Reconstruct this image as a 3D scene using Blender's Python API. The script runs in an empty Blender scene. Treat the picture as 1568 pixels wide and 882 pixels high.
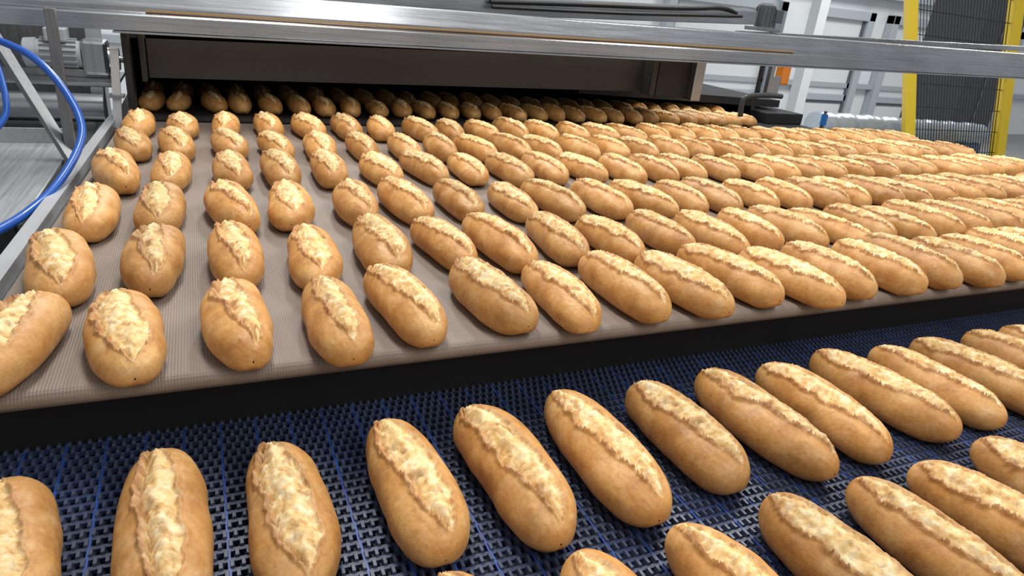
import bpy, math, random
import numpy as np
from mathutils import Vector, Matrix, noise
random.seed(3)
sc=bpy.context.scene
H=0.36
# ---------- helpers
def mat(name,col=(.5,.5,.5),rough=.5,metal=0.0):
    m=bpy.data.materials.new(name); m.use_nodes=True
    b=m.node_tree.nodes["Principled BSDF"]
    b.inputs["Base Color"].default_value=(*col,1); b.inputs["Roughness"].default_value=rough; b.inputs["Metallic"].default_value=metal
    return m
def N(m,t,**k):
    n=m.node_tree.nodes.new(t)
    for a,v in k.items(): setattr(n,a,v)
    return n
def L(m,a,b): m.node_tree.links.new(a,b)
def ramp(m,fac,stops):
    r=N(m,"ShaderNodeValToRGB"); e=r.color_ramp.elements
    while len(e)<len(stops): e.new(.5)
    for i,(p,c) in enumerate(stops): e[i].position=p; e[i].color=(*c,1)
    L(m,fac,r.inputs[0]); return r.outputs[0]
def mix(m,fac,a,b,mode="MIX"):
    n=N(m,"ShaderNodeMix",data_type="RGBA",blend_type=mode)
    if isinstance(fac,(int,float)): n.inputs[0].default_value=fac
    else: L(m,fac,n.inputs[0])
    for i,x in ((6,a),(7,b)):
        if isinstance(x,tuple): n.inputs[i].default_value=(*x,1)
        else: L(m,x,n.inputs[i])
    return n.outputs[2]
def noi(m,scale,detail=4,vec=None,rough=.55):
    n=N(m,"ShaderNodeTexNoise"); n.inputs["Scale"].default_value=scale; n.inputs["Detail"].default_value=detail; n.inputs["Roughness"].default_value=rough
    if vec: L(m,vec,n.inputs["Vector"])
    return n.outputs["Fac"]
def streak_metal(name,col,rough,axis=0,metal=1.0):
    m=mat(name,col,rough,metal); b=m.node_tree.nodes["Principled BSDF"]
    tc=N(m,"ShaderNodeTexCoord"); mp=N(m,"ShaderNodeMapping"); s=[60,60,60]; s[axis]=1.5
    mp.inputs["Scale"].default_value=s; L(m,tc.outputs["Object"],mp.inputs[0])
    n=noi(m,3,5,mp.outputs[0],.6)
    big=noi(m,3,4,tc.outputs["Object"])
    c=mix(m,n,tuple(x*.62 for x in col),tuple(min(1,x*1.25) for x in col)); c=mix(m,.5,c,ramp(m,big,[(.3,(.5,.5,.5)),(.7,(1.15,1.15,1.15))]),"MULTIPLY")
    L(m,c,b.inputs["Base Color"])
    r=N(m,"ShaderNodeMapRange"); r.inputs[3].default_value=rough*.7; r.inputs[4].default_value=rough*1.4; L(m,n,r.inputs[0]); L(m,r.outputs[0],b.inputs["Roughness"])
    return m
def empty(name,loc=(0,0,0)):
    e=bpy.data.objects.new(name,None); e.location=loc; sc.collection.objects.link(e); return e
def meshobj(name,verts,faces,m,parent=None,smooth=False):
    me=bpy.data.meshes.new(name); me.from_pydata([tuple(v) for v in verts],[],faces); me.update()
    if smooth: me.polygons.foreach_set("use_smooth",[True]*len(me.polygons))
    if m: me.materials.append(m)
    o=bpy.data.objects.new(name,me); sc.collection.objects.link(o)
    if parent: o.parent=parent
    return o
def boxpts(x0,x1,y0,y1,z0,z1):
    v=[(x,y,z) for z in (z0,z1) for y in (y0,y1) for x in (x0,x1)]
    return v,[(0,2,3,1),(4,5,7,6),(0,1,5,4),(2,6,7,3),(0,4,6,2),(1,3,7,5)]
def addbox(x0,x1,y0,y1,z0,z1,vs,fs):
    v,f=boxpts(x0,x1,y0,y1,z0,z1); o=len(vs); vs.extend(v); fs.extend([tuple(a+o for a in q_) for q_ in f])
def box(name,x0,x1,y0,y1,z0,z1,m,parent=None,bev=0.0):
    v,f=boxpts(x0,x1,y0,y1,z0,z1); o=meshobj(name,v,f,m,parent)
    if bev:
        b=o.modifiers.new("b","BEVEL"); b.width=bev; b.segments=2
    return o
def prism(name,prof,A,B,m,parent=None,bev=0):
    A=Vector(A);B=Vector(B); n=len(prof); vs=[A+Vector((0,a,b)) for a,b in prof]+[B+Vector((0,a,b)) for a,b in prof]
    fs=[(i,(i+1)%n,n+(i+1)%n,n+i) for i in range(n)]+[tuple(range(n))[::-1],tuple(range(n,2*n))]
    o=meshobj(name,vs,fs,m,parent)
    if bev: b=o.modifiers.new("b","BEVEL"); b.width=bev; b.segments=2
    return o
def bar(name,A,B,wx,wy,m,parent=None,bev=0.001):
    A=Vector(A);B=Vector(B); d=(B-A); l=d.length
    v,f=boxpts(-wx/2,wx/2,-wy/2,wy/2,0,l); R_=d.to_track_quat('Z','Y').to_matrix() if abs(d.normalized().z)<.999 else Matrix.Identity(3)
    if abs(d.normalized().z)>=.999 and d.z<0: A=B
    o=meshobj(name,[A+R_@Vector(p) for p in v],f,m,parent)
    if bev: b=o.modifiers.new("b","BEVEL"); b.width=bev; b.segments=2
    return o
def cyl(name,A,B,r,m,parent=None,n=40,rings=None,cap=True):
    A=Vector(A);B=Vector(B); d=B-A; R_=d.to_track_quat('Z','Y').to_matrix()
    rings=rings or [(0,r),(1,r)]; vs=[];fs=[]
    for t,rr in rings:
        for k in range(n):
            a=2*math.pi*k/n; vs.append(A+d*t+R_@Vector((rr*math.cos(a),rr*math.sin(a),0)))
    for i in range(len(rings)-1):
        for k in range(n): fs.append((i*n+k,i*n+(k+1)%n,(i+1)*n+(k+1)%n,(i+1)*n+k))
    if cap: fs.append(tuple(range(n))[::-1]); fs.append(tuple((len(rings)-1)*n+k for k in range(n)))
    o=meshobj(name,vs,fs,m,parent,True)
    e=o.modifiers.new("e","EDGE_SPLIT"); e.split_angle=math.radians(35)
    return o
def tube(name,pts,r,m,parent=None):
    cu=bpy.data.curves.new(name,"CURVE"); cu.dimensions="3D"; cu.bevel_depth=r; cu.bevel_resolution=6; cu.resolution_u=16
    sp=cu.splines.new("NURBS"); sp.points.add(len(pts)-1); sp.order_u=3; sp.use_endpoint_u=True
    for p_,q_ in zip(sp.points,pts): p_.co=(*q_,1)
    cu.materials.append(m); o=bpy.data.objects.new(name,cu); sc.collection.objects.link(o)
    if parent: o.parent=parent
    return o

# ---------- bread
def bread_material():
    m=mat("baked_bread_crust",rough=.42); b=m.node_tree.nodes["Principled BSDF"]
    tc=N(m,"ShaderNodeTexCoord"); oi=N(m,"ShaderNodeObjectInfo")
    add=N(m,"ShaderNodeVectorMath",operation="ADD"); L(m,tc.outputs["Object"],add.inputs[0])
    cmb=N(m,"ShaderNodeCombineXYZ")
    mul=N(m,"ShaderNodeMath",operation="MULTIPLY"); mul.inputs[1].default_value=7; L(m,oi.outputs["Random"],mul.inputs[0])
    L(m,mul.outputs[0],cmb.inputs[0]); L(m,mul.outputs[0],cmb.inputs[1]); L(m,cmb.outputs[0],add.inputs[1])
    v=add.outputs[0]
    cut=N(m,"ShaderNodeAttribute",attribute_name="cut").outputs["Fac"]
    lip=N(m,"ShaderNodeAttribute",attribute_name="lip").outputs["Fac"]
    n1=noi(m,22,6,v,.6); n2=noi(m,210,6,v,.65); n3=noi(m,90,8,v,.68); n4=noi(m,32,3,v); n5=noi(m,45,5,v)
    crust=ramp(m,n1,[(.28,(.43,.175,.032)),(.48,(.585,.28,.068)),(.72,(.71,.41,.14))])
    sep=N(m,"ShaderNodeSeparateXYZ"); L(m,tc.outputs["Object"],sep.inputs[0])
    zr=N(m,"ShaderNodeMapRange"); zr.inputs[1].default_value=.0; zr.inputs[2].default_value=.028; L(m,sep.outputs[2],zr.inputs[0])
    crust=mix(m,zr.outputs[0],(.60,.31,.085),crust)
    # darker toasted patches and light flour
    crust=mix(m,ramp(m,noi(m,38,5,v),[(.50,(0,0,0)),(.72,(.5,.5,.5))]),crust,(.36,.14,.026))
    crust=mix(m,ramp(m,n5,[(.52,(0,0,0)),(.78,(.32,.32,.32))]),crust,(.86,.64,.36))
    spk=ramp(m,n2,[(.32,(.66,.58,.48)),(.55,(1,1,1))])
    crust=mix(m,.45,crust,spk,"MULTIPLY")
    crumb=ramp(m,n3,[(.30,(.46,.22,.055)),(.42,(.74,.46,.165)),(.55,(.87,.66,.345)),(.70,(.93,.82,.58))])
    crumb=mix(m,ramp(m,n4,[(.45,(0,0,0)),(.68,(.6,.6,.6))]),crumb,(.72,.43,.14))
    col=mix(m,cut,crust,crumb)
    col=mix(m,lip,col,(.28,.100,.020))
    hs=N(m,"ShaderNodeHueSaturation"); L(m,col,hs.inputs["Color"]); hs.inputs["Saturation"].default_value=.97
    vr=N(m,"ShaderNodeMapRange"); vr.inputs[3].default_value=.82; vr.inputs[4].default_value=1.1; L(m,oi.outputs["Random"],vr.inputs[0]); L(m,vr.outputs[0],hs.inputs["Value"])
    L(m,hs.outputs[0],b.inputs["Base Color"])
    rr=mix(m,cut,(.46,.46,.46),(.8,.8,.8)); L(m,rr,b.inputs["Roughness"])
    b.inputs["Specular IOR Level"].default_value=.42
    bp=N(m,"ShaderNodeBump"); bp.inputs["Distance"].default_value=.0018; bp.inputs["Strength"].default_value=.6
    nn=mix(m,.5,n2,n5)
    bm=mix(m,cut,nn,n3); L(m,bm,bp.inputs["Height"]); L(m,bp.outputs[0],b.inputs["Normal"])
    return m
BREAD=bread_material()
def sst(x): x=max(0,min(1,x)); return x*x*(3-2*x)
def loaf_mesh(seed,NU=160,NV=116):
    rs=random.Random(seed); off=Vector((seed*13.1,seed*7.7,seed*3.3))
    Ln=.201*rs.uniform(.94,1.05); W=.071*rs.uniform(.93,1.06); Ht=.052*rs.uniform(.92,1.06)
    bend=rs.uniform(-.008,.008); c0=rs.uniform(-.14,.02); c1=-rs.uniform(.16,.42); hw0=rs.uniform(.38,.54)
    p=rs.uniform(2.5,3.3); tap=rs.uniform(-.09,.09)
    endc=rs.uniform(.90,.98)
    verts=[];cut=[];lip=[]
    for i in range(NU+1):
        t=-math.pi/2+math.pi*i/NU; s=math.sin(t)*.9999
        r=(1-abs(s)**p)**(1/2.15)
        rz=(1-abs(s)**p)**(1/2.3)
        r*=1+tap*s+.040*noise.noise(Vector((s*2.5,9,4))+off)
        ac=c0+c1*s+.09*noise.noise(Vector((s*2.2,0,0))+off)
        sr=min(1,abs(s-.02)/endc)
        hw=hw0*(max(0,1-sr**3.0))**.6
        hw*=1+.32*noise.noise(Vector((s*4.5,3,0))+off)
        dip=.0020*noise.noise(Vector((s*3,8,8))+off)
        for j in range(NV):
            f=2*math.pi*j/NV; c=math.cos(f); sn=math.sin(f)
            x=W/2*r*math.copysign(abs(c)**.92,c)
            x*=1+.06*noise.noise(Vector((c*1.2,s*3,sn))+off)
            if sn>=0: z=.38*Ht+ .62*Ht*rz*sn**.9+dip*sn
            else: z=.38*Ht*(1-min(1,(abs(sn)**.8)*1.12)*min(1,rz*1.25))
            a=c; m=0;lp=0
            y=s*Ln/2
            if sn>0: z+=.0006*sn*noise.noise(Vector((a*6,s*12,17))+off)
            if sn>0 and hw>.01:
                e=noise.noise(Vector((s*10,a*3,1))+off)*.10+noise.noise(Vector((s*30,a*8,1))+off)*.065+noise.noise(Vector((s*70,a*16,1))+off)*.03
                dd=(a-ac)+e*.8; dl=dd+hw; dr=hw-dd
                m=sst(dl/.04+.5)*sst(dr/.09+.5)
                n=noise.noise(Vector((a*8,s*12,2))+off)+.7*noise.noise(Vector((a*18,s*30,5))+off)
                rid=abs(noise.noise(Vector((a*5,s*4,9))+off))
                fold=noise.noise(Vector((a*2.5,s*22,21))+off)
                tear=abs(noise.noise(Vector((a*3.2,s*4,31))+off))
                tear=math.exp(-(tear/.05)**2)
                endf=min(1,hw/.22)
                z+=m*(n*.0023+fold*.0020-.0042*endf+.0055*endf*sst(1-abs(dd-hw*.15)/(hw*.8+.01))+ (.5-rid)*.0022-tear*.0018)
                lpm=.6+.8*abs(noise.noise(Vector((s*5,2,40))+off))
                lp=math.exp(-((dl+.02)/.045)**2)*endf
                z+=.0075*lp*sn*lpm
                x-=.0015*lp; x+=.0018*math.exp(-((dl-.03)/.04)**2)*endf
                z-=.0050*math.exp(-((dl-.10)/.05)**2)*endf
                l2=math.exp(-((dr+.02)/.05)**2)*endf
                z+=.0032*l2*sn*lpm
                lp=lp*(.75+.7*noise.noise(Vector((s*8,1,7))+off))+l2*.6*(.5+noise.noise(Vector((s*9,4,7))+off))
                lp+=.55*math.exp(-((dl-.07)/.035)**2)*endf
                lp+= m*(.42*sst((noise.noise(Vector((a*4,s*7,11))+off)-.28)*4)+.40*tear)
            verts.append((x+bend*(s*s),y,z)); cut.append(m); lip.append(max(0,min(1,lp)))
    faces=[]
    for i in range(NU):
        for j in range(NV):
            faces.append((i*NV+j,(i+1)*NV+j,(i+1)*NV+(j+1)%NV,i*NV+(j+1)%NV))
    me=bpy.data.meshes.new("loaf_%d"%seed); me.from_pydata(verts,[],faces)
    me.polygons.foreach_set("use_smooth",[True]*len(me.polygons))
    for nm,d in (("cut",cut),("lip",lip)):
        at=me.attributes.new(nm,"FLOAT","POINT"); at.data.foreach_set("value",d)
    me.materials.append(BREAD); me.update()
    return me
LO=[loaf_mesh(k) for k in range(1,19)]
last=[None]
def place(parent,x,y,z,rot=0,sx=1,sy=1):
    me=random.choice([q for q in LO if q is not last[0]]); last[0]=me; o=bpy.data.objects.new("loaf",me); o.parent=parent
    o.location=(x,y,z); o.rotation_euler=(0,0,rot); k=random.uniform(.95,1.04)*sx; o.scale=(k,k*sy*random.uniform(.95,1.05),k)
    sc.collection.objects.link(o)
up=empty("bread_loaves"); lw=empty("bread_loaves")
ROWS=[.705,.90,1.115,1.36,1.58,1.80]
for ri,Y in enumerate(ROWS):
    for i in range(-2,26):
        x=.017+.0968*(i)+random.uniform(-.006,.006)
        x+=.042*(Y-.7)/1.2*(1-i/26)
        if i==-2: x+=.008
        rot=math.radians(2+random.uniform(-7,7))
        if i==-2 and ri==0: rot=math.radians(-14); x-=.008
        place(up,x,Y+random.uniform(-.014,.014),0.001,rot,.95,1.0)
for Y in (2.15,2.35):
    for i in range(28):
        place(up,-.125+.078*i+random.uniform(-.006,.006),Y+random.uniform(-.015,.015),0.001,math.radians(random.uniform(-8,8)),.86)
ZL=-.085
for Y,x0,dx in ((.492,.153,.1045),(.270,.158,.107)):
    for i in range(-5,16):
        place(lw,x0+dx*i+random.uniform(-.004,.004),Y+random.uniform(-.006,.006),ZL+.001,math.radians(4+random.uniform(-4,4)),1.0,1.03)

# ---------- upper belt
m=mat("woven_oven_belt",rough=.6); b=m.node_tree.nodes["Principled BSDF"]
tc=N(m,"ShaderNodeTexCoord"); v=tc.outputs["Object"]
wx=N(m,"ShaderNodeTexWave",bands_direction="X"); wy=N(m,"ShaderNodeTexWave",bands_direction="Y")
for w_ in (wx,wy): w_.inputs["Scale"].default_value=110; L(m,v,w_.inputs["Vector"])
mp=N(m,"ShaderNodeMapping"); mp.inputs["Scale"].default_value=(14,1.2,1); L(m,v,mp.inputs[0])
c=mix(m,noi(m,6,5,v),(.165,.125,.098),(.275,.215,.172))
c=mix(m,.45,c,ramp(m,noi(m,1,4,mp.outputs[0]),[(.35,(.65,.65,.65)),(.65,(1.1,1.1,1.1))]),"MULTIPLY")
wv=mix(m,.5,wx.outputs[0],wy.outputs[0])
c=mix(m,.35,c,ramp(m,wv,[(.1,(.5,.5,.5)),(.7,(1.15,1.15,1.15))]),"MULTIPLY")
L(m,c,b.inputs["Base Color"]); bp=N(m,"ShaderNodeBump"); bp.inputs["Distance"].default_value=.0004; L(m,wv,bp.inputs["Height"]); L(m,bp.outputs[0],b.inputs["Normal"])
vs=[];fs=[]
prof=[(y,0) for y in np.linspace(1.95,.645,60)]+[(.645-.010*math.sin(a),-.010+.010*math.cos(a)) for a in np.linspace(.2,2.8,9)]
xs=np.linspace(-.225,2.58,90)
for (y,z) in prof:
    for x in xs:
        xx=x+ (.045*(y-.7)/1.2*(1-(x+.225)/2.8) if y>.7 else 0)
        vs.append((xx,y,z))
n=len(xs)
for i in range(len(prof)-1):
    for j in range(n-1): fs.append((i*n+j,i*n+j+1,(i+1)*n+j+1,(i+1)*n+j))
belt=meshobj("woven_conveyor_belt",vs,fs,m,None,True)

STEEL=streak_metal("brushed_steel",(.50,.51,.53),.26,0)
STEELV=streak_metal("brushed_steel_v",(.45,.46,.48),.33,2)
DSTEEL=streak_metal("scorched_steel",(.055,.051,.048),.5,0,.4)
BLK=mat("black_steel",(.012,.012,.013),.5)
fr=empty("conveyor_frame")
box("black_skirt",-.235,2.66,.68,1.97,-.16,-.014,BLK,fr)
box("oven_bed",-.2,2.35,1.98,3.1,-.16,-.0,BLK,fr)
for k,xx in enumerate((.0,1.2,2.5)):
    box("leg_%d"%k,xx,xx+.05,1.2,1.25,-1,-.15,STEELV,fr)
LT=mat("pale_edge_rail",(.46,.47,.48),.35,.3)
vv=[(-.258,.63,-.02),(-.238,.63,-.02),(-.192,2.0,-.02),(-.212,2.0,-.02),(-.258,.63,.006),(-.238,.63,.006),(-.192,2.0,.006),(-.212,2.0,.006)]
ff=[(0,3,2,1),(4,5,6,7),(0,1,5,4),(1,2,6,5),(2,3,7,6),(3,0,4,7)]
meshobj("edge_rail",vv,ff,LT,fr)
bar("white_post",(-.190,1.94,-.02),(-.178,1.94,.17),.014,.018,mat("white_painted_steel",(.62,.63,.64),.35),fr)
box("white_post_flange",-.20,-.168,1.92,1.96,.06,.066,STEEL,fr)

# ---------- oven hood
hd=empty("oven_exit_hood")
def quadbox(name,A,B,h0,h1,depth,m,parent):
    A=Vector(A);B=Vector(B); D=Vector((0,depth,0))
    vs=[A,B,B+D,A+D,A+Vector((0,0,h0)),B+Vector((0,0,h1)),B+D+Vector((0,0,h1)),A+D+Vector((0,0,h0))]
    return meshobj(name,vs,[(0,3,2,1),(4,5,6,7),(0,1,5,4),(1,2,6,5),(2,3,7,6),(3,0,4,7)],m,parent)
quadbox("inner_panel",(-.115,2.05,.096),(1.42,2.05,.124),.13,.13,.02,DSTEEL,hd)
quadbox("panel_edge_fold",(-.115,2.045,.0955),(1.42,2.045,.1235),.003,.003,.005,DSTEEL,hd)
quadbox("roof",(-.17,2.05,.19),(1.6,2.05,.235),.03,.03,1.0,DSTEEL,hd)
box("frame_left",-.165,-.15,1.98,2.06,.0,.24,DSTEEL,hd,.002)
box("frame_left_inner",-.13,-.118,2.0,2.05,.09,.22,DSTEEL,hd,.002)
box("side_left",-.17,-.155,2.04,3.1,-.02,.2,BLK,hd)
box("frame_right",1.40,1.42,1.99,2.05,.118,.24,DSTEEL,hd,.002)
box("side_plate_right",1.43,1.56,2.0,2.03,.115,.24,BLK,hd,.002)
box("corner_post_right",1.56,1.60,1.97,2.03,.108,.25,STEELV,hd,.002)
box("side_right",2.15,2.35,2.2,3.1,0,.045,BLK,hd,.004)
box("tunnel_back",-.17,2.3,3.0,3.05,0,.2,BLK,hd)
quadbox("tunnel_top",(1.3,2.30,.075),(2.3,2.30,.055),.03,.03,.8,BLK,hd)

# ---------- gantry beam across
gb=empty("steel_gantry_beam")
P=[(0,0),(0,.034),(.012,.041),(.012,.052),(.03,.092),(.10,.094),(.10,0)]
prism("beam",P,(-1.1,1.88,.203),(4.4,1.88,.298),STEEL,gb,bev=.0012)
WARM_GLINT=mat("painted_warm_reflection",(.60,.36,.13),.35,.8)  # warm reflection along the beam, put into colour as a thin strip
prism("reflection_line",[(0,0),(0,.003),(.01,.003),(.01,0)],(-.1,1.888,.264),(1.9,1.888,.298),WARM_GLINT,gb)
prism("lower_flange",[(0,0),(0,.004),(.12,.004),(.12,0)],(-.17,1.865,.214),(4.4,1.865,.293),STEEL,gb)
prism("rear_beam",[(0,0),(0,.05),(.06,.06),(.06,0)],(-.6,2.28,.24),(2.05,2.28,.375),STEEL,gb,bev=.002)
prism("rear_beam_right",[(0,0),(0,.022),(.05,.022),(.05,0)],(2.0,2.28,.325),(5,2.4,.42),STEEL,gb,bev=.002)
tube("black_cable",[(.9,2.26,.36),(1.3,2.25,.385),(1.7,2.25,.405),(1.9,2.26,.43),(1.98,2.3,.40)],.008,BLK,gb)
tube("black_cable_b",[(.9,2.24,.345),(1.3,2.23,.36),(1.7,2.23,.385),(1.95,2.25,.40)],.006,BLK,gb)
for k,xx in enumerate((-.9,3.9)):
    box("upright_%d"%k,xx,xx+.06,1.9,1.96,-1,.22,STEELV,gb,.003)

# ---------- lower blue belt
def plastic(name,c1,c2,r):
    m=mat(name,c1,r); b=m.node_tree.nodes["Principled BSDF"]; tc=N(m,"ShaderNodeTexCoord")
    L(m,mix(m,ramp(m,noi(m,9,4,tc.outputs["Object"]),[(.4,(0,0,0)),(.65,(1,1,1))]),c1,c2),b.inputs["Base Color"]); return m
mg=plastic("blue_grey_plastic_link",(.042,.052,.080),(.050,.066,.12),.34)
mr=plastic("blue_hinge_plastic",(.018,.026,.056),(.022,.036,.095),.4)
px,py=.0088,.0118
bl=empty("blue_modular_conveyor_belt")
nx=360; ny=52; X0=-.5;Y0=.09
vs=[];fs=[]
for i in range(nx):
    for j in range(ny):
        x=X0+i*px; y=Y0+j*py; st=(j%2)*px/2
        x0=x+st+.0010;x1=x+st+.0058;y0=y-.0053;y1=y+.0053
        o=len(vs)
        vs+= [(x0,y0,ZL-.005),(x1,y0,ZL-.005),(x1,y1,ZL-.005),(x0,y1,ZL-.005),
              (x0+.0010,y0+.0018,ZL),(x1-.0010,y0+.0018,ZL),(x1-.0010,y1-.0018,ZL),(x0+.0010,y1-.0018,ZL)]
        fs+= [(o+4,o+5,o+6,o+7),(o,o+1,o+5,o+4),(o+1,o+2,o+6,o+5),(o+2,o+3,o+7,o+6),(o+3,o,o+4,o+7)]
meshobj("link_bumps",vs,fs,mg,bl)
vs=[];fs=[]
for j in range(ny): addbox(X0,X0+nx*px,Y0+j*py+.0038,Y0+j*py+.0080,ZL-.006,ZL-.0022,vs,fs)
meshobj("hinge_rods",vs,fs,mr,bl)
vs=[];fs=[]
for i in range(0,nx,4): addbox(X0+i*px,X0+i*px+.0026,Y0,Y0+ny*py,ZL-.009,ZL-.0018,vs,fs)
meshobj("support_strips",vs,fs,plastic("bright_blue_plastic",(.018,.045,.20),(.03,.085,.34),.35),bl)
box("bed",X0,X0+nx*px,Y0,Y0+ny*py,ZL-.05,ZL-.012,mat("dark_bed",(.008,.011,.024),.6),bl)
for k,xx in enumerate((-.3,1.0,2.3)):
    box("leg_%d"%k,xx,xx+.05,.3,.35,-1,ZL-.05,STEELV,bl)

# ---------- left machinery
BLUE=mat("blue_hose",(.012,.08,.36),.25)
hz=empty("blue_air_hose")
tube("hose",[(-.40,1.62,.23),(-.331,1.6,.208),(-.274,1.55,.19),(-.228,1.5,.146),(-.197,1.45,.091),(-.199,1.4,.055),(-.228,1.3,.008),(-.256,1.2,-.006),(-.27,1.1,.002),(-.29,1.0,.01)],.0068,BLUE,hz)
tube("hose_small",[(-.36,1.6,.26),(-.335,1.55,.2),(-.315,1.5,.12),(-.32,1.48,.08),(-.345,1.45,.06)],.0055,BLUE,hz)
sf=empty("steel_side_table")
GREY=streak_metal("satin_steel_sheet",(.42,.44,.45),.45,1,.6)
DKG=streak_metal("dark_steel_section",(.26,.265,.27),.4,2,.8)
bar("post",(-.248,1.62,-1),(-.240,1.62,.27),.018,.018,DKG,sf)
bar("brace",(-.245,1.60,-.02),(-.37,1.72,.22),.022,.012,DKG,sf)
box("top",-1.2,-.265,1.2,1.78,-.03,-.02,GREY,sf,.002)
box("top_back_lip",-1.2,-.265,1.78,1.785,-.03,.012,GREY,sf,.001)
box("apron",-1.2,-.27,1.19,1.2,-.12,-.02,BLK,sf,.002)
box("leg",-1.1,-1.05,1.3,1.35,-1,-.03,STEELV,sf); box("leg_b",-.33,-.29,1.3,1.34,-1,-.03,STEELV,sf)
rl=empty("steel_roller_unit")
cyl("roller",(-.9,2.1,.005),(-.23,2.1,.005),.036,STEEL,rl)
box("tray",-1.0,-.23,1.85,2.05,-.05,-.04,STEEL,rl,.002)
box("stand",-1.0,-.23,2.0,2.2,-1,-.045,STEELV,rl)
box("upper_shelf",-1.0,-.20,2.16,2.42,.05,.06,STEEL,rl,.002)
box("shelf_support",-.9,-.85,2.2,2.25,-.05,.05,STEELV,rl); box("shelf_support_b",-.27,-.24,2.2,2.24,-.05,.05,STEELV,rl)
gm=empty("gear_motor")
MG=mat("motor_grey_paint",(.36,.38,.40),.4)
cyl("housing",(-.40,2.3,.115),(-.29,2.3,.115),.036,MG,gm,rings=[(0,.020),(0,.034),(.1,.037),(.12,.037),(1,.037)])
vs=[];fs=[]
for k in range(18):
    a=2*math.pi*k/18; c_,s_=math.cos(a),math.sin(a)
    o=len(vs)
    for xx in (-.385,-.30):
        for rr in (.034,.044):
            for w_ in (-.0012,.0012): vs.append((xx,2.3+rr*c_-w_*s_,.115+rr*s_+w_*c_))
    fs+=[(o,o+1,o+3,o+2),(o+4,o+6,o+7,o+5),(o,o+2,o+6,o+4),(o+1,o+5,o+7,o+3),(o+2,o+3,o+7,o+6)]
meshobj("cooling_fins",vs,fs,MG,gm)
cyl("fan_cover",(-.43,2.3,.115),(-.395,2.3,.115),.04,MG,gm,rings=[(0,.025),(.2,.038),(1,.041)])
cyl("fan_cap_dark",(-.432,2.3,.115),(-.43,2.3,.115),.02,BLK,gm)
box("terminal_box",-.37,-.32,2.26,2.34,.15,.185,MG,gm,.004)
box("gearbox",-.29,-.225,2.26,2.34,.065,.16,STEELV,gm,.01)
box("foot",-.40,-.23,2.27,2.33,.06,.08,DKG,gm,.002)
cyl("shaft_flange",(-.225,2.3,.11),(-.20,2.3,.11),.03,STEEL,gm)
cyl("output_shaft",(-.20,2.3,.11),(-.175,2.3,.11),.01,STEEL,gm)
cb=empty("steel_machine_cabinet")
box("body",-2.2,-.35,2.9,3.4,-1,.9,streak_metal("dull_cabinet_steel",(.17,.17,.18),.4,2,.8),cb,.01)
box("door_seam",-.9,-.895,2.89,2.9,-.9,.85,BLK,cb)
box("handle",-.75,-.73,2.87,2.9,.0,.2,STEELV,cb,.004)

# ---------- right structures
sn=empty("sensor_bracket")
bar("rod",(1.97,2.1,.07),(1.97,2.1,.30),.012,.012,BLK,sn)
bar("rod_b",(2.02,2.1,.13),(2.02,2.1,.30),.02,.02,STEELV,sn)
tube("black_arm",[(1.87,2.05,.05),(1.86,2.05,.11),(1.88,2.05,.125),(2.0,2.08,.13),(2.1,2.1,.125)],.010,mat("dark_grey_plastic",(.05,.055,.06),.4),sn)
box("orange_sensor",2.07,2.11,2.09,2.13,.17,.24,mat("orange_plastic",(.85,.28,.03),.35),sn,.004)
box("sensor_head",2.03,2.07,2.09,2.13,.12,.20,STEELV,sn,.004)
mt=empty("electric_motor")
DM=mat("dark_motor_paint",(.07,.075,.085),.4)
cyl("housing",(2.13,2.32,.37),(2.13,2.32,.46),.036,DM,mt,rings=[(0,.036),(.9,.036),(1,.02)])
for k in range(12):
    a=2*math.pi*k/12; bar("fin_%d"%k,(2.13+.038*math.cos(a),2.32+.038*math.sin(a),.38),(2.13+.038*math.cos(a),2.32+.038*math.sin(a),.445),.004,.004,DM,mt)
box("base",2.07,2.19,2.28,2.36,.355,.37,STEEL,mt,.002)
box("terminal_box",2.16,2.20,2.29,2.35,.39,.44,DM,mt,.003)

YEL=mat("safety_yellow_paint",(.80,.56,.03),.4)
fc=empty("yellow_safety_fence")
def lerp(a,b,t): return Vector(a)+(Vector(b)-Vector(a))*t
pl0,pl1=Vector((4.43,3.2,-.22)),Vector((4.24,3.34,.63))
pr0,pr1=Vector((5.42,3.2,-.21)),Vector((5.24,3.28,.60))
dl=(pl1-pl0)/.85; dr=(pr1-pr0)/.81
bar("post_left",pl0-dl*.78,pl1+dl*.8,.095,.06,YEL,fc)
bar("post_right",pr0-dr*.79,pr1+dr*.8,.095,.06,YEL,fc)
bar("post_right_grey",pr0-dr*.79+Vector((-.02,-.3,0)),pr0+dr*.35+Vector((-.02,-.3,0)),.05,.05,mat("grey_steel_post",(.30,.34,.40),.4,.4),fc)
bl_=pl0-dl*.7; br_=pr0-dr*.7; tl_=pl1+dl*.7; tr_=pr1+dr*.7
for k in range(1,34):
    t=k/34; bar("wire_v_%d"%k,lerp(bl_,br_,t),lerp(tl_,tr_,t),.004,.004,BLK,fc,0)
for k in range(0,16):
    t=k/15; bar("wire_h_%d"%k,lerp(bl_,tl_,t),lerp(br_,tr_,t),.005,.005,BLK,fc,0)
for t in (.12,.52,.97):
    bar("rail_%d"%int(t*100),lerp(bl_,tl_,t)+Vector((.04,0,0)),lerp(br_,tr_,t),.02,.02,BLK,fc,0)
ec=empty("dark_electrical_cabinet")
ecm=mat("dark_cabinet_paint",(.06,.065,.075),.45)
box("body",6.95,7.55,4.6,5.2,-1,1.5,ecm,ec,.01)
box("door_line",7.24,7.25,4.59,4.6,-.9,1.4,mat("seam",(.2,.2,.2),.4),ec)
rr=empty("plastic_film_roll")
pf=streak_metal("clear_wrap_film",(.48,.54,.60),.25,0,.35)
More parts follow.
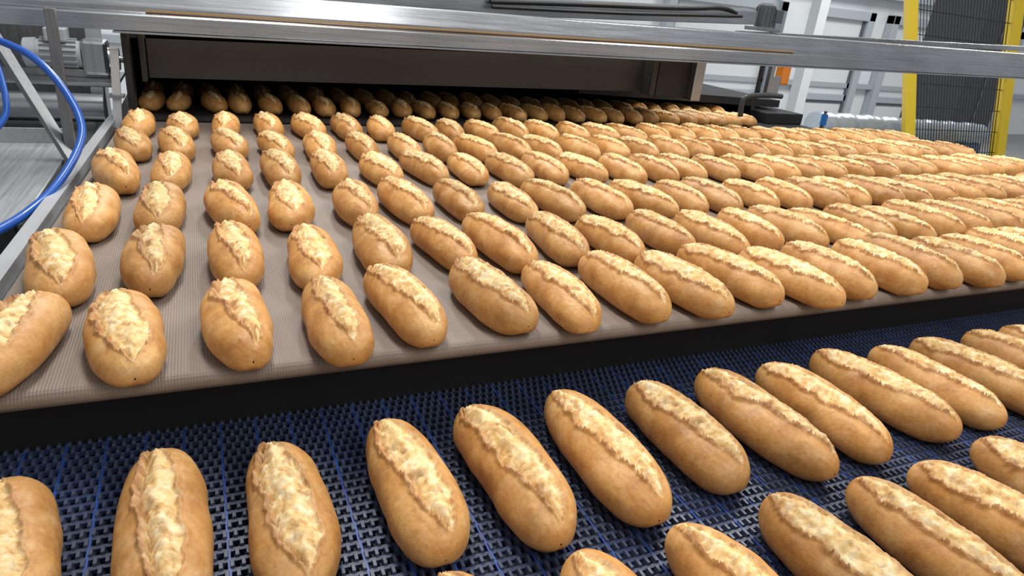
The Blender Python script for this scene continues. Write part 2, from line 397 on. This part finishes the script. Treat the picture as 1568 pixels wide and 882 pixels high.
rg=[(0,.04),(0,.085)]+[(t,.088+.003*math.sin(t*50)+.0018*math.sin(t*121)) for t in np.linspace(.02,.98,90)]+[(1,.085),(1,.03)]
cyl("film",(3.85,3.5,-.205),(5.65,3.5,-.25),.09,pf,rr,rings=rg)
box("cradle",3.8,5.6,3.42,3.58,-1,-.31,mat("roll_stand_blue",(.10,.16,.28),.5),rr)
sm=empty("small_blue_valve")
cyl("body",(2.70,2.4,-.03),(2.70,2.4,.02),.015,mat("valve_blue",(.02,.15,.45),.3),sm)
cyl("tip",(2.70,2.4,.02),(2.70,2.4,.035),.008,STEEL,sm)
cyl("stand",(2.70,2.4,-1),(2.70,2.4,-.03),.012,STEEL,sm)

# ---------- room
wl=mat("white_wall_paint",(.78,.81,.83),.6)
fl=mat("concrete_floor",(.3,.3,.3),.6); b=fl.node_tree.nodes["Principled BSDF"]; tc=N(fl,"ShaderNodeTexCoord"); L(fl,mix(fl,noi(fl,3,6,tc.outputs["Object"]),(.22,.22,.22),(.4,.4,.39)),b.inputs["Base Color"])
box("floor",-5,16,-3,8.2,-1.1,-1.0,fl)
box("wall_back",-5,16,8.0,8.2,-1.0,3.4,wl)
box("wall_left",-5.2,-5,-3,8.2,-1.0,3.4,wl)
FR=mat("pale_frame_paint",(.42,.46,.50),.4); DK=mat("dark_gap_and_shade",(.10,.12,.14),.2); SH=mat("door_panel_white",(.72,.75,.77),.45)
for k,(xa,xb) in enumerate(((8.15,9.35),(9.75,10.9),(5.6,7.6),(11.4,13))):
    dn=empty("door_%d"%(k+1))
    box("leaf",xa+.1,xb-.1,7.93,7.99,-1,.62,SH,dn)
    box("jamb_left",xa,xa+.13,7.85,7.99,-1,.75,FR,dn,.01)
    box("jamb_right",xb-.13,xb,7.85,7.99,-1,.75,FR,dn,.01)
    box("head",xa,xb,7.85,7.99,.62,.75,FR,dn,.01)
    box("gap_left",xa+.13,xa+.17,7.90,7.93,-1,.62,DK,dn); box("gap_right",xb-.17,xb-.13,7.90,7.93,-1,.62,DK,dn)
    box("mid_rail",xa+.1,xb-.1,7.9,7.95,-.55,-.45,FR,dn,.01); box("mid_shadow",xa+.1,xb-.1,7.92,7.94,-.59,-.55,DK,dn)  # dark strip paints the shade under the mid rail
box("trim_1",-5,16,7.8,7.99,.95,1.08,FR); box("trim_2",-5,16,7.9,7.99,-.35,-.28,mat("grey_pipe_paint",(.4,.43,.46),.4))
st=empty("white_steel_column")
bar("column",(7.6,7.3,-1),(7.6,7.3,3.2),.16,.16,SH,st)

# camera
cam=bpy.data.cameras.new("camera"); co=bpy.data.objects.new("camera",cam); sc.collection.objects.link(co)
R=Matrix(((.9134,.0737,-.4003),(-.3961,.3897,-.8315),(.0947,.9181,.3852)))
co.matrix_world=Matrix.Translation((0,0,H))@R.to_4x4()
cam.lens=23.81; cam.clip_start=.01; sc.camera=co
w=bpy.data.worlds.new("w"); sc.world=w; w.use_nodes=True
w.node_tree.nodes["Background"].inputs[0].default_value=(.92,.96,1,1); w.node_tree.nodes["Background"].inputs[1].default_value=.44
for k,(x,y,z,e) in enumerate(((.2,1.8,2.3,56),(2.4,1.8,2.3,56),(1.2,5.5,2.8,150),(8,5,2.8,150),(.9,-.9,2.0,30))):
    l=bpy.data.lights.new("ceiling_and_fill_lamp","AREA"); l.shape="RECTANGLE"; l.size=.4; l.size_y=1.8; l.energy=e; l.color=(1,.99,.97)
    lo=bpy.data.objects.new("ceiling_and_fill_lamp",l); lo.location=(x,y,z); sc.collection.objects.link(lo)
    if k==4: lo.rotation_euler=(math.radians(38),0,0)  # tilted front fill, added to brighten oven rows and near loaf ends
sc.view_settings.view_transform="Standard"
